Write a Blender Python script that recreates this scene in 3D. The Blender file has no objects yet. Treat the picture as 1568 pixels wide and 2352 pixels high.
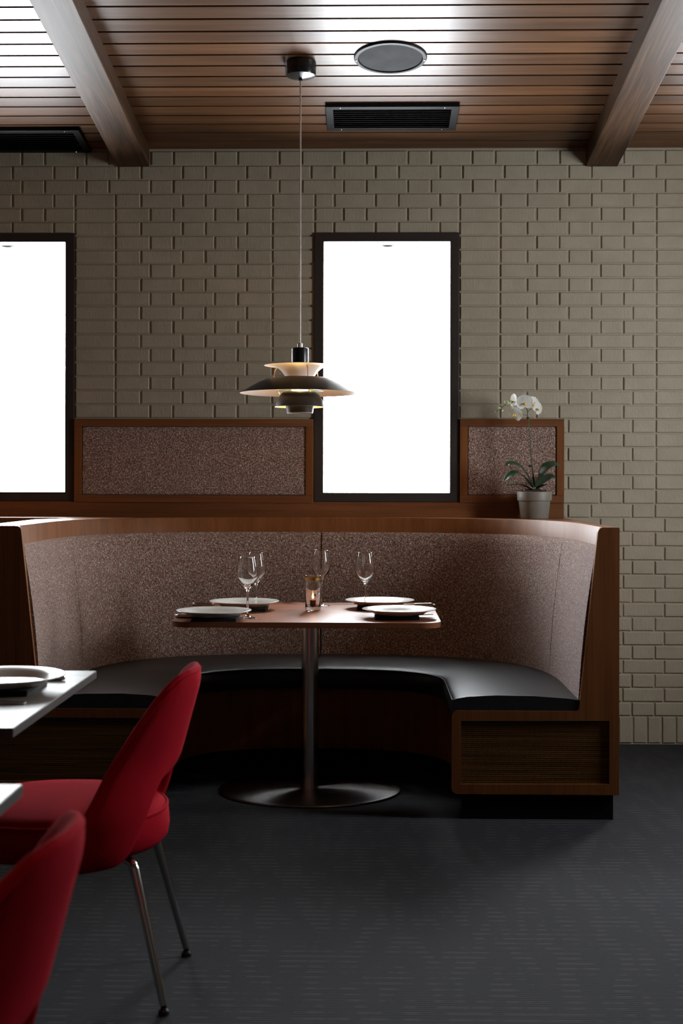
import bpy, bmesh, math, random
from mathutils import Matrix, Vector
random.seed(7)
R = math.radians
C = bpy.context.scene.collection
scn = bpy.context.scene

# ------------------------------------------------------------------ camera
F = 3100.0                      # focal length in pixels of the 1568 x 2352 frame
D = 6.457                       # camera to brick wall (metres)
EYE = 1.24
YAW, ROLL = R(1.15), R(0.13)
HOR = 1110.0
cam = bpy.data.objects.new('camera', bpy.data.cameras.new('camera'))
C.objects.link(cam)
cam.data.sensor_fit = 'VERTICAL'
cam.data.sensor_height = 36
cam.data.lens = F / 2352 * 36
cam.data.shift_y = (HOR - 1176) / 2352
cam.data.clip_start = 0.05
cam.matrix_world = Matrix.Translation((0, -D, EYE)) @ Matrix.Rotation(YAW, 4, 'Z') @ Matrix.Rotation(R(90), 4, 'X') @ Matrix.Rotation(ROLL, 4, 'Z')
cam.data.dof.use_dof = True
cam.data.dof.focus_distance = 5.6
cam.data.dof.aperture_fstop = 5.0
scn.camera = cam

# ------------------------------------------------------------------ world, daylight, exposure
world = bpy.data.worlds.new('overcast_sky')
scn.world = world
world.use_nodes = True
bg = world.node_tree.nodes['Background']
bg.inputs[0].default_value = (0.90, 0.955, 1.0, 1)
bg.inputs[1].default_value = 43.0
scn.view_settings.view_transform = 'Standard'
scn.view_settings.look = 'None'
scn.view_settings.gamma = 1
scn.view_settings.use_curve_mapping = False
scn.view_settings.exposure = -0.08
scn.cycles.caustics_reflective = False
scn.cycles.caustics_refractive = False
scn.cycles.sample_clamp_indirect = 6.0


def portal(loc, rot, w, h):
    l = bpy.data.lights.new('daylight_portal', 'AREA')
    l.shape = 'RECTANGLE'
    l.size, l.size_y = w, h
    l.cycles.is_portal = True
    o = bpy.data.objects.new('daylight_portal', l)
    o.location, o.rotation_euler = loc, rot
    C.objects.link(o)


def warm_spot(loc, energy, size=R(100), col=(1, .74, .46)):
    l = bpy.data.lights.new('warm_downlight', 'SPOT')
    l.energy, l.spot_size, l.spot_blend, l.color = energy, size, .6, col
    l.shadow_soft_size = .05
    o = bpy.data.objects.new('warm_downlight', l)
    o.location = loc
    C.objects.link(o)


# ------------------------------------------------------------------ pixel helpers (frame 1568 x 2352)
def unroll(x, y):
    dx, dy = x - 784, y - 1176
    c, s = math.cos(-ROLL), math.sin(-ROLL)
    return 784 + dx * c - dy * s, 1176 + dx * s + dy * c


def P(x, y, dist):
    """point seen at pixel (x, y) on the vertical plane 'dist' in front of the camera -> (X, Y, Z)"""
    x, y = unroll(x, y)
    t = (x - 784) / F
    X = dist * (t * math.cos(YAW) - math.sin(YAW)) / (math.cos(YAW) + t * math.sin(YAW))
    zc = dist * math.cos(YAW) - X * math.sin(YAW)
    return X, dist - D, EYE - (y - HOR) / F * zc


def W(x, y):
    X, _, Z = P(x, y, D)
    return X, Z


def G(x, y, z):
    """point seen at pixel (x, y) on the level plane at height z"""
    x, y = unroll(x, y)
    zc = (EYE - z) * F / (y - HOR)
    xc = (x - 784) / F * zc
    X = xc * math.cos(YAW) - zc * math.sin(YAW)
    Y = xc * math.sin(YAW) + zc * math.cos(YAW)
    return X, Y - D


# ------------------------------------------------------------------ object helpers
def link(name, me, mat=None, parent=None, loc=None, rot=None, smooth=False):
    o = bpy.data.objects.new(name, me)
    C.objects.link(o)
    if mat is not None and not me.materials:
        me.materials.append(mat)
    if parent is not None:
        o.parent = parent
    if loc:
        o.location = loc
    if rot:
        o.rotation_euler = rot
    if smooth:
        for p in me.polygons:
            p.use_smooth = True
    return o


def tag(o, label=None, cat=None, group=None, kind=None):
    if label:
        o['label'] = label
    if cat:
        o['category'] = cat
    if group:
        o['group'] = group
    if kind:
        o['kind'] = kind
    return o


def thing(name, label, cat, loc=(0, 0, 0), rz=0, group=None, kind=None):
    o = bpy.data.objects.new(name, None)
    C.objects.link(o)
    o.location = loc
    o.rotation_euler = (0, 0, rz)
    o.empty_display_size = .05
    return tag(o, label, cat, group, kind)


def mesh(bm, name='mesh'):
    bmesh.ops.recalc_face_normals(bm, faces=bm.faces[:])
    me = bpy.data.meshes.new(name)
    bm.to_mesh(me)
    bm.free()
    return me


def raw(name, v, f):
    me = bpy.data.meshes.new(name)
    me.from_pydata(v, [], f)
    bm = bmesh.new()
    bm.from_mesh(me)
    bmesh.ops.remove_doubles(bm, verts=bm.verts[:], dist=1e-6)
    bmesh.ops.recalc_face_normals(bm, faces=bm.faces[:])
    bm.to_mesh(me)
    bm.free()
    return me


def box_into(bm, x0, x1, y0, y1, z0, z1, bev=0, seg=2):
    vs = [bm.verts.new(p) for p in ((x0, y0, z0), (x1, y0, z0), (x1, y1, z0), (x0, y1, z0), (x0, y0, z1), (x1, y0, z1), (x1, y1, z1), (x0, y1, z1))]
    fs = [bm.faces.new([vs[i] for i in q]) for q in ((0, 3, 2, 1), (4, 5, 6, 7), (0, 1, 5, 4), (1, 2, 6, 5), (2, 3, 7, 6), (3, 0, 4, 7))]
    if bev:
        es = list({e for f in fs for e in f.edges})
        bmesh.ops.bevel(bm, geom=es, offset=bev, segments=seg, affect='EDGES', profile=.5)


def box(name, x0, x1, y0, y1, z0, z1, mat, parent=None, bev=0, seg=2, loc=None, rot=None):
    bm = bmesh.new()
    box_into(bm, min(x0, x1), max(x0, x1), min(y0, y1), max(y0, y1), min(z0, z1), max(z0, z1), bev, seg)
    return link(name, mesh(bm, name), mat, parent, loc, rot)


def lathe_mesh(name, prof, n=48, ax=1.0, ay=1.0):
    """prof: list of (r, z); revolve about z"""
    v, f = [], []
    m = len(prof)
    for k in range(n):
        a = 2 * math.pi * k / n
        for r, z in prof:
            v.append((r * math.cos(a) * ax, r * math.sin(a) * ay, z))
    for k in range(n):
        k2 = (k + 1) % n
        for i in range(m - 1):
            q = [k * m + i, k2 * m + i, k2 * m + i + 1, k * m + i + 1]
            if prof[i][0] < 1e-7:
                q = [k * m + i, k2 * m + i + 1, k * m + i + 1]
            elif prof[i + 1][0] < 1e-7:
                q = [k * m + i, k2 * m + i, k * m + i + 1]
            f.append(q)
    return raw(name, v, f)


def lathe(name, prof, mat, parent=None, loc=None, n=48, ax=1.0, ay=1.0, smooth=True, split=35):
    o = link(name, lathe_mesh(name, prof, n, ax, ay), mat, parent, loc, smooth=smooth)
    if smooth:
        sharp(o, split)
    return o


def sharp(o, deg):
    me = o.data
    bm = bmesh.new()
    bm.from_mesh(me)
    for e in bm.edges:
        if len(e.link_faces) == 2 and e.calc_face_angle(0) > R(deg):
            e.smooth = False
    bm.to_mesh(me)
    bm.free()


def tube_mesh(name, pts, rads, n=10, caps=True):
    pts = [Vector(p) for p in pts]
    if not hasattr(rads, '__len__'):
        rads = [rads] * len(pts)
    v, f = [], []
    up = None
    for i, p in enumerate(pts):
        t = (pts[min(i + 1, len(pts) - 1)] - pts[max(i - 1, 0)]).normalized()
        if up is None:
            up = t.orthogonal().normalized()
        a = (up - t * up.dot(t)).normalized()
        up = a
        b = t.cross(a)
        for k in range(n):
            an = 2 * math.pi * k / n
            v.append(tuple(p + (a * math.cos(an) + b * math.sin(an)) * rads[i]))
    for i in range(len(pts) - 1):
        for k in range(n):
            k2 = (k + 1) % n
            f.append((i * n + k, i * n + k2, (i + 1) * n + k2, (i + 1) * n + k))
    if caps:
        f.append(tuple(range(n)))
        f.append(tuple((len(pts) - 1) * n + k for k in range(n)))
    return raw(name, v, f)


def tube(name, pts, rads, mat, parent=None, n=10):
    o = link(name, tube_mesh(name, pts, rads, n), mat, parent, smooth=True)
    sharp(o, 50)
    return o


def plate_mesh(name, outer, holes, t0, t1, axis='y'):
    """flat plate from a 2D outline with holes, extruded between t0 and t1 along axis"""
    bm = bmesh.new()
    loops = [outer] + list(holes)

    def pt(a, b, t):
        return (a, t, b) if axis == 'y' else ((a, b, t) if axis == 'z' else (t, a, b))
    rings = []
    for t in (t0, t1):
        es, rr = [], []
        for lp in loops:
            vs = [bm.verts.new(pt(a, b, t)) for a, b in lp]
            rr.append(vs)
            for i in range(len(vs)):
                es.append(bm.edges.new((vs[i], vs[(i + 1) % len(vs)])))
        bmesh.ops.triangle_fill(bm, use_beauty=True, use_dissolve=False, edges=es)
        rings.append(rr)
    for a, b in zip(rings[0], rings[1]):
        for i in range(len(a)):
            j = (i + 1) % len(a)
            bm.faces.new((a[i], a[j], b[j], b[i]))
    return mesh(bm, name)


def bevel_mod(o, w, seg=2, ang=30):
    m = o.modifiers.new('bevel', 'BEVEL')
    m.width, m.segments, m.limit_method, m.angle_limit = w, seg, 'ANGLE', R(ang)
    return o


def round_poly(pts, rad, n=5):
    """round the corners of a polygon; rad is one number or one per corner"""
    out = []
    m = len(pts)
    for i in range(m):
        r = rad[i] if hasattr(rad, '__len__') else rad
        p, a, b = Vector(pts[i]), Vector(pts[i - 1]), Vector(pts[(i + 1) % m])
        if r <= 0:
            out.append(tuple(p))
            continue
        u, w = (a - p).normalized(), (b - p).normalized()
        ang = u.angle(w)
        d = r / math.tan(ang / 2)
        c = p + (u + w).normalized() * (r / math.sin(ang / 2))
        s, e = p + u * d - c, p + w * d - c
        a0, a1 = math.atan2(s.y, s.x), math.atan2(e.y, e.x)
        da = (a1 - a0 + math.pi) % (2 * math.pi) - math.pi
        for k in range(n + 1):
            q = a0 + da * k / n
            out.append((c.x + r * math.cos(q), c.y + r * math.sin(q)))
    return out


# ------------------------------------------------------------------ materials
def new_mat(name):
    m = bpy.data.materials.new(name)
    m.use_nodes = True
    nt = m.node_tree
    return m, nt, nt.nodes['Principled BSDF']


def N(nt, kind, **kw):
    n = nt.nodes.new(kind)
    for k, v in kw.items():
        setattr(n, k, v)
    return n


def coords(nt, scale, rot=(0, 0, 0), rnd=False):
    tc = N(nt, 'ShaderNodeTexCoord')
    mp = N(nt, 'ShaderNodeMapping')
    mp.inputs['Scale'].default_value = scale
    mp.inputs['Rotation'].default_value = rot
    src = tc.outputs['Object']
    if rnd:
        oi = N(nt, 'ShaderNodeObjectInfo')
        mu = N(nt, 'ShaderNodeMath', operation='MULTIPLY')
        mu.inputs[1].default_value = 37.0
        nt.links.new(oi.outputs['Random'], mu.inputs[0])
        ad = N(nt, 'ShaderNodeVectorMath', operation='ADD')
        nt.links.new(src, ad.inputs[0])
        nt.links.new(mu.outputs[0], ad.inputs[1])
        src = ad.outputs[0]
    nt.links.new(src, mp.inputs['Vector'])
    return mp.outputs[0]


def ramp(nt, fac, stops, interp='LINEAR'):
    r = N(nt, 'ShaderNodeValToRGB')
    r.color_ramp.interpolation = interp
    els = r.color_ramp.elements
    while len(els) < len(stops):
        els.new(.5)
    for e, (p, c) in zip(els, stops):
        e.position = p
        e.color = (*c, 1)
    nt.links.new(fac, r.inputs[0])
    return r.outputs[0]


def noise(nt, vec, scale, detail=4, rough=.55, dist=0):
    n = N(nt, 'ShaderNodeTexNoise')
    n.inputs['Scale'].default_value = scale
    n.inputs['Detail'].default_value = detail
    n.inputs['Roughness'].default_value = rough
    n.inputs['Distortion'].default_value = dist
    nt.links.new(vec, n.inputs['Vector'])
    return n.outputs['Fac']


def bump(nt, bsdf, h, strength, dist=.01):
    b = N(nt, 'ShaderNodeBump')
    b.inputs['Strength'].default_value = strength
    b.inputs['Distance'].default_value = dist
    nt.links.new(h, b.inputs['Height'])
    nt.links.new(b.outputs[0], bsdf.inputs['Normal'])


def plain(name, col, rough=.5, metal=0.0, spec=.5, **kw):
    m, nt, b = new_mat(name)
    b.inputs['Base Color'].default_value = (*col, 1)
    b.inputs['Roughness'].default_value = rough
    b.inputs['Metallic'].default_value = metal
    b.inputs['Specular IOR Level'].default_value = spec
    for k, v in kw.items():
        b.inputs[k.replace('_', ' ')].default_value = v
    return m


def speckled(name, col, rough, amount=.12, scale=60, metal=0.0, bstr=0.0):
    m, nt, b = new_mat(name)
    v = coords(nt, (1, 1, 1))
    f = noise(nt, v, scale, 3)
    lo = tuple(c * (1 - amount) for c in col)
    hi = tuple(min(1, c * (1 + amount)) for c in col)
    nt.links.new(ramp(nt, f, [(.3, lo), (.7, hi)]), b.inputs['Base Color'])
    b.inputs['Roughness'].default_value = rough
    b.inputs['Metallic'].default_value = metal
    if bstr:
        bump(nt, b, f, bstr, .002)
    return m


def wood(name, dark, mid, light, grain='x', rough=.4, fine=1.0, rnd=False, var=0.0, figure=.6):
    """grain: axis the fibres run along"""
    m, nt, b = new_mat(name)
    st = {'x': (.7, 14, 14), 'y': (14, .7, 14), 'z': (14, 14, .7)}[grain]
    v = coords(nt, st, rnd=rnd)
    f1 = noise(nt, v, 1.6 * fine, 6, .6, figure)
    st2 = {'x': (3, 160, 160), 'y': (160, 3, 160), 'z': (160, 160, 3)}[grain]
    v2 = coords(nt, st2, rnd=rnd)
    f2 = noise(nt, v2, 1.0 * fine, 3, .6)
    mx = N(nt, 'ShaderNodeMix', data_type='FLOAT')
    mx.inputs[0].default_value = .38
    nt.links.new(f1, mx.inputs[2])
    nt.links.new(f2, mx.inputs[3])
    col = ramp(nt, mx.outputs[0], [(.28, dark), (.5, mid), (.72, light)])
    if var:
        oi = N(nt, 'ShaderNodeObjectInfo')
        mr = N(nt, 'ShaderNodeMapRange')
        mr.inputs[3].default_value = 1 - var
        mr.inputs[4].default_value = 1 + var
        nt.links.new(oi.outputs['Random'], mr.inputs[0])
        hs = N(nt, 'ShaderNodeHueSaturation')
        nt.links.new(mr.outputs[0], hs.inputs['Value'])
        nt.links.new(col, hs.inputs['Color'])
        col = hs.outputs[0]
    nt.links.new(col, b.inputs['Base Color'])
    b.inputs['Roughness'].default_value = rough
    bump(nt, b, f2, .12, .002)
    return m


def tweed(name):
    m, nt, b = new_mat(name)
    v = coords(nt, (1.0, 1.0, .55))
    f = noise(nt, v, 265, 2, .75)
    g = noise(nt, v, 190, 2, .6)
    big = noise(nt, coords(nt, (30, 30, 4)), 1.0, 3)
    base = ramp(nt, f, [(.33, (.028, .018, .013)), (.45, (.175, .108, .077)), (.55, (.32, .232, .178)), (.67, (.78, .71, .66))])
    red = ramp(nt, g, [(.53, (0, 0, 0)), (.62, (1, 1, 1))])
    mx = N(nt, 'ShaderNodeMix', data_type='RGBA')
    mu = N(nt, 'ShaderNodeMath', operation='MULTIPLY')
    mu.inputs[1].default_value = .72
    nt.links.new(red, mu.inputs[0])
    nt.links.new(mu.outputs[0], mx.inputs[0])
    nt.links.new(base, mx.inputs[6])
    mx.inputs[7].default_value = (.24, .045, .04, 1)
    hs = N(nt, 'ShaderNodeHueSaturation')
    mr = N(nt, 'ShaderNodeMapRange')
    mr.inputs[3].default_value = .85
    mr.inputs[4].default_value = 1.15
    nt.links.new(big, mr.inputs[0])
    nt.links.new(mr.outputs[0], hs.inputs['Value'])
    nt.links.new(mx.outputs[2], hs.inputs['Color'])
    nt.links.new(hs.outputs[0], b.inputs['Base Color'])
    b.inputs['Roughness'].default_value = .9
    b.inputs['Specular IOR Level'].default_value = .2
    b.inputs['Sheen Weight'].default_value = .35
    b.inputs['Sheen Roughness'].default_value = .45
    b.inputs['Sheen Tint'].default_value = (.95, .9, 1, 1)
    bump(nt, b, f, .5, .003)
    return m


def brick_paint(name):
    m, nt, b = new_mat(name)
    v = coords(nt, (1, 1, .45), rnd=True)
    f = noise(nt, v, 120, 4, .65)
    big = noise(nt, coords(nt, (1, 1, 1), rnd=True), 9, 3)
    oi = N(nt, 'ShaderNodeObjectInfo')
    nt.links.new(ramp(nt, big, [(.3, (.36, .312, .228)), (.7, (.41, .362, .268))]), b.inputs['Base Color'])
    b.inputs['Roughness'].default_value = .55
    b.inputs['Specular IOR Level'].default_value = .35
    bump(nt, b, f, .55, .004)
    return m


def carpet(name):
    m, nt, b = new_mat(name)
    # fine ribs along X and longer pale dashes on every third rib
    v = coords(nt, (1, 1, 1))
    sp = N(nt, 'ShaderNodeSeparateXYZ')
    nt.links.new(v, sp.inputs[0])

    def math_(op, a, bb=None):
        n = N(nt, 'ShaderNodeMath', operation=op)
        for i, q in enumerate((a, bb)):
            if q is None:
                continue
            if hasattr(q, 'is_output') or hasattr(q, 'links'):
                nt.links.new(q, n.inputs[i])
            else:
                n.inputs[i].default_value = q
        return n.outputs[0]
    row = math_('MULTIPLY', sp.outputs[1], 1 / .0125)
    rib = math_('PINGPONG', row, .5)                       # 0..0.5 across one rib
    row3 = math_('FLOOR', math_('DIVIDE', row, 3.0))
    fr3 = math_('FRACT', math_('DIVIDE', row, 3.0))
    on3 = math_('LESS_THAN', fr3, .24)
    # dash pattern: noise in x, shifted per dash row
    cx = N(nt, 'ShaderNodeCombineXYZ')
    nt.links.new(math_('MULTIPLY', sp.outputs[0], 19.0), cx.inputs[0])
    nt.links.new(math_('MULTIPLY', row3, .21), cx.inputs[1])
    dn = N(nt, 'ShaderNodeTexNoise')
    dn.inputs['Scale'].default_value = 1.0
    dn.inputs['Detail'].default_value = 1.5
    nt.links.new(cx.outputs[0], dn.inputs['Vector'])
    dash = ramp(nt, dn.outputs['Fac'], [(.47, (0, 0, 0)), (.58, (1, 1, 1))])
    dashed = math_('MULTIPLY', dash, on3)
    grit = noise(nt, v, 420, 2, .7)
    blot = noise(nt, v, 2.2, 3)
    base = ramp(nt, grit, [(.3, (.0055, .0058, .0071)), (.7, (.026, .027, .033))])
    ribm = ramp(nt, rib, [(0, (.55, .55, .55)), (.35, (1.15, 1.15, 1.15))])
    mu = N(nt, 'ShaderNodeMix', data_type='RGBA', blend_type='MULTIPLY')
    mu.inputs[0].default_value = 1
    nt.links.new(base, mu.inputs[6])
    nt.links.new(ribm, mu.inputs[7])
    mx = N(nt, 'ShaderNodeMix', data_type='RGBA')
    nt.links.new(math_('MULTIPLY', dashed, .45), mx.inputs[0])
    nt.links.new(mu.outputs[2], mx.inputs[6])
    mx.inputs[7].default_value = (.075, .073, .072, 1)
    nt.links.new(mx.outputs[2], b.inputs['Base Color'])
    b.inputs['Roughness'].default_value = .85
    b.inputs['Specular IOR Level'].default_value = .15
    b.inputs['Sheen Weight'].default_value = .04
    hgt = math_('ADD', math_('MULTIPLY', rib, 1.2), math_('MULTIPLY', grit, .6))
    bump(nt, b, hgt, .6, .004)
    return m


def rattan(name):
    m, nt, b = new_mat(name)
    v = coords(nt, (1, 1, 1))
    sp = N(nt, 'ShaderNodeSeparateXYZ')
    nt.links.new(v, sp.inputs[0])

    def mm(op, a, q=None):
        n = N(nt, 'ShaderNodeMath', operation=op)
        nt.links.new(a, n.inputs[0])
        if q is not None:
            if hasattr(q, 'links'):
                nt.links.new(q, n.inputs[1])
            else:
                n.inputs[1].default_value = q
        return n.outputs[0]
    rz = mm('MULTIPLY', sp.outputs[2], 1 / .0075)
    rx = mm('MULTIPLY', sp.outputs[0], 1 / .0055)
    par = mm('MULTIPLY', mm('FLOOR', rz), .5)
    wx = mm('PINGPONG', mm('ADD', rx, par), .5)
    wz = mm('PINGPONG', rz, .5)
    wv = mm('MULTIPLY', wx, wz)
    streak = noise(nt, coords(nt, (3, 3, 130)), 1.0, 3)
    add = N(nt, 'ShaderNodeMix', data_type='FLOAT')
    add.inputs[0].default_value = .6
    k = mm('MULTIPLY', wv, 4.0)
    nt.links.new(k, add.inputs[2])
    nt.links.new(streak, add.inputs[3])
    nt.links.new(ramp(nt, add.outputs[0], [(.2, (.03, .012, .0025)), (.5, (.14, .066, .0135)), (.8, (.27, .14, .032))]), b.inputs['Base Color'])
    b.inputs['Roughness'].default_value = .6
    bump(nt, b, wv, .8, .006)
    return m


def leather(name):
    m, nt, b = new_mat(name)
    v = coords(nt, (1, 1, 1))
    f = noise(nt, v, 260, 3, .6)
    w = noise(nt, coords(nt, (7, 3, 3)), 1.0, 3, .5, .6)
    b.inputs['Base Color'].default_value = (.012, .012, .014, 1)
    nt.links.new(ramp(nt, f, [(.3, (.009, .009, .011)), (.7, (.018, .018, .021))]), b.inputs['Base Color'])
    b.inputs['Roughness'].default_value = .42
    b.inputs['Specular IOR Level'].default_value = .4
    ad = N(nt, 'ShaderNodeMix', data_type='FLOAT')
    ad.inputs[0].default_value = .8
    nt.links.new(f, ad.inputs[2])
    nt.links.new(w, ad.inputs[3])
    bump(nt, b, ad.outputs[0], .35, .006)
    return m


def red_cloth(name):
    m, nt, b = new_mat(name)
    v = coords(nt, (1, 1, 1))
    f = noise(nt, v, 520, 2, .7)
    g = noise(nt, v, 14, 3)
    c1 = ramp(nt, f, [(.3, (.33, .006, .017)), (.7, (.52, .013, .025))])
    hs = N(nt, 'ShaderNodeHueSaturation')
    mr = N(nt, 'ShaderNodeMapRange')
    mr.inputs[3].default_value = .9
    mr.inputs[4].default_value = 1.1
    nt.links.new(g, mr.inputs[0])
    nt.links.new(mr.outputs[0], hs.inputs['Value'])
    nt.links.new(c1, hs.inputs['Color'])
    nt.links.new(hs.outputs[0], b.inputs['Base Color'])
    b.inputs['Roughness'].default_value = .95
    b.inputs['Specular IOR Level'].default_value = .03
    b.inputs['Sheen Weight'].default_value = 0.0
    b.inputs['Sheen Tint'].default_value = (1, .3, .2, 1)
    bump(nt, b, f, .35, .002)
    return m


def brushed(name, col, rough, aniso=.0, radial=False):
    m, nt, b = new_mat(name)
    b.inputs['Base Color'].default_value = (*col, 1)
    b.inputs['Metallic'].default_value = 1
    b.inputs['Roughness'].default_value = rough
    if radial:
        b.inputs['Anisotropic'].default_value = aniso
        tg = N(nt, 'ShaderNodeTangent', direction_type='RADIAL', axis='Z')
        nt.links.new(tg.outputs[0], b.inputs['Tangent'])
    else:
        v = coords(nt, (60, 60, 2))
        f = noise(nt, v, 4, 2)
        bump(nt, b, f, .06, .001)
    return m


def clear_glass(name, tint=(1, 1, 1), ior=1.45):
    m, nt, b = new_mat(name)
    b.inputs['Base Color'].default_value = (*tint, 1)
    b.inputs['Roughness'].default_value = 0
    b.inputs['IOR'].default_value = ior
    b.inputs['Transmission Weight'].default_value = 1
    return m


def pane_glass(name):
    m, nt, b = new_mat(name)
    out = nt.nodes['Material Output']
    tr = N(nt, 'ShaderNodeBsdfTransparent')
    gl = N(nt, 'ShaderNodeBsdfGlossy')
    gl.inputs['Roughness'].default_value = .02
    lw = N(nt, 'ShaderNodeLayerWeight')
    pw = N(nt, 'ShaderNodeMath', operation='POWER')
    pw.inputs[1].default_value = 5
    nt.links.new(lw.outputs['Facing'], pw.inputs[0])
    fr = N(nt, 'ShaderNodeMath', operation='MULTIPLY_ADD')
    fr.inputs[1].default_value = .94
    fr.inputs[2].default_value = .03
    nt.links.new(pw.outputs[0], fr.inputs[0])
    mx = N(nt, 'ShaderNodeMixShader')
    nt.links.new(fr.outputs[0], mx.inputs[0])
    nt.links.new(tr.outputs[0], mx.inputs[1])
    nt.links.new(gl.outputs[0], mx.inputs[2])
    nt.links.new(mx.outputs[0], out.inputs[0])
    return m


def glow(name, col, strength):
    m, nt, b = new_mat(name)
    b.inputs['Base Color'].default_value = (*col, 1)
    b.inputs['Emission Color'].default_value = (*col, 1)
    b.inputs['Emission Strength'].default_value = strength
    return m


def petal_mat(name):
    m, nt, b = new_mat(name)
    out = nt.nodes['Material Output']
    b.inputs['Base Color'].default_value = (.9, .9, .88, 1)
    b.inputs['Roughness'].default_value = .55
    b.inputs['Specular IOR Level'].default_value = .25
    tl = N(nt, 'ShaderNodeBsdfTranslucent')
    tl.inputs[0].default_value = (.93, .93, .88, 1)
    mx = N(nt, 'ShaderNodeMixShader')
    mx.inputs[0].default_value = .5
    nt.links.new(b.outputs[0], mx.inputs[1])
    nt.links.new(tl.outputs[0], mx.inputs[2])
    nt.links.new(mx.outputs[0], out.inputs[0])
    return m


def soften(m, spec):
    m.node_tree.nodes['Principled BSDF'].inputs['Specular IOR Level'].default_value = spec
    return m


M = dict(
    brick=brick_paint('painted_brick'),
    mortar=speckled('painted_mortar', (.36, .315, .23), .6, .06, 90, bstr=.3),
    plaster=speckled('brown_plaster', (.15, .11, .085), .8, .05, 8),
    carpet=carpet('charcoal_carpet'),
    board=soften(wood('cedar_board', (.036, .0135, .005), (.088, .036, .0135), (.16, .072, .028), 'x', .36, 1.0, True, .28, .3), .34),
    groove=plain('board_groove', (.012, .008, .006), .9),
    beam=soften(wood('walnut_beam', (.014, .0072, .004), (.058, .029, .0145), (.13, .072, .037), 'y', .5, .8, True, 0, 2.4), .15),
    ven=soften(wood('cherry_veneer', (.125, .041, .0115), (.195, .068, .02), (.255, .098, .031), 'z', .48, 1.0, False, 0, .3), .16),
    venx=wood('cherry_rail', (.10, .031, .0095), (.175, .06, .018), (.25, .094, .031), 'x', .35, .8, True, 0, .8),
    tweed=tweed('tweed_upholstery'),
    leather=leather('black_leather'),
    black=soften(speckled('black_laminate', (.006, .006, .006), .7, .2), .1),
    rattan=soften(rattan('woven_rattan'), .08),
    frame=speckled('dark_bronze_frame', (.028, .02, .017), .5, .1),
    pane=pane_glass('window_glass'),
    white=speckled('white_render', (.85, .85, .84), .8, .02),
    blackgloss=speckled('black_enamel', (.012, .011, .011), .25, .1),
    grille=soften(speckled('dark_grey_grille', (.05, .05, .052), .85, .25, 9), .12),
    ventm=soften(speckled('black_vent_metal', (.011, .011, .012), .45, .15), .1),
    steel=brushed('brushed_steel', (.62, .59, .56), .22),
    disc=brushed('turned_steel', (.25, .24, .24), .24, .92, True),
    chrome=plain('chrome', (.62, .61, .6), .12, 1.0),
    red=red_cloth('red_wool'),
    lami=soften(wood('table_laminate', (.19, .06, .026), (.265, .094, .042), (.33, .125, .06), 'x', .36, .6, False, 0, .2), .3),
    ash=soften(wood('grey_ash_top', (.13, .115, .095), (.20, .18, .155), (.27, .25, .215), 'x', .42, .8, False, 0, .4), .1),
    edge=speckled('dark_table_edge', (.05, .042, .034), .45, .15),
    china=plain('white_china', (.78, .77, .74), .18),
    napkin=speckled('black_napkin', (.012, .011, .012), .9, .3, 300),
    glass=clear_glass('clear_glass', (1, 1, 1), 1.52),
    gold=plain('gold_band', (.62, .36, .08), .3, 1.0),
    amber=plain('amber_wax', (.55, .26, .06), .35, 0, .5),
    flame=glow('candle_flame', (1, .5, .12), 14),
    silver=plain('silver_cutlery', (.66, .65, .64), .18, 1.0),
    wax=plain('candle_wax', (.75, .62, .45), .5),
    pot=speckled('taupe_pot', (.185, .165, .135), .5, .06),
    soil=speckled('potting_bark', (.035, .022, .014), .95, .5, 60, bstr=.8),
    leaf=speckled('orchid_leaf', (.022, .06, .028), .33, .2, 20),
    stem=speckled('orchid_stem', (.045, .075, .025), .5, .3, 50),
    petal=petal_mat('orchid_petal'),
    lip=speckled('orchid_lip', (.8, .55, .05), .5, .25, 120),
    bud=speckled('orchid_bud', (.42, .5, .27), .5, .2, 60),
    shade_black=soften(speckled('lamp_black_lacquer', (.008, .0068, .0066), .48, .05), .2),
    shade_white=plain('lamp_white_lacquer', (.78, .72, .70), .5),
    brass=plain('brass_strut', (.45, .24, .10), .3, 1.0),
    reflector=plain('lamp_inner_reflector', (.42, .5, .52), .35, .6),
    bulb=glow('warm_bulb', (1, .60, .22), 60),
    cord=plain('pale_flex', (.50, .42, .36), .5),
    ivory=plain('ivory_grip', (.7, .62, .5), .4),
)

# ================================================================== ROOM
XL, XR, YF = -3.4, 2.55, -9.2
SLOPE = 365 / F                       # the boarded ceiling rises towards the camera
ZC = W(780, 341.5)[1]                 # ceiling height at the brick wall


def zceil(y):
    return ZC - y * SLOPE


CA = math.atan(SLOPE)

# floor
fl = tag(box('floor', XL - .2, XR + .2, YF - .2, .3, -.06, 0, M['carpet']), 'charcoal ribbed carpet floor with pale dashes', None, None, 'structure')

# ---- brick wall
WINX = [(-161, 172), (722, 1054), (1604, 1937)]
Y0W, Y1W = 535.5, 1152.5
holes = []
for a, b_ in WINX:
    x0, x1 = W(a, 850)[0], W(b_, 850)[0]
    z0, z1 = W(890, Y1W)[1], W(890, Y0W)[1]
    holes.append([(x0, z0), (x1, z0), (x1, z1), (x0, z1)])
wall = link('wall_back', plate_mesh('wall_back', [(XL, 0), (XR, 0), (XR, ZC + .02), (XL, ZC + .02)], holes, 0.0, .22), M['mortar'])
tag(wall, 'taupe painted brick wall with tall windows', None, None, 'structure')

PITCH = 32.35
XK = 2.083e-3
brick_cache = {}


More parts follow.
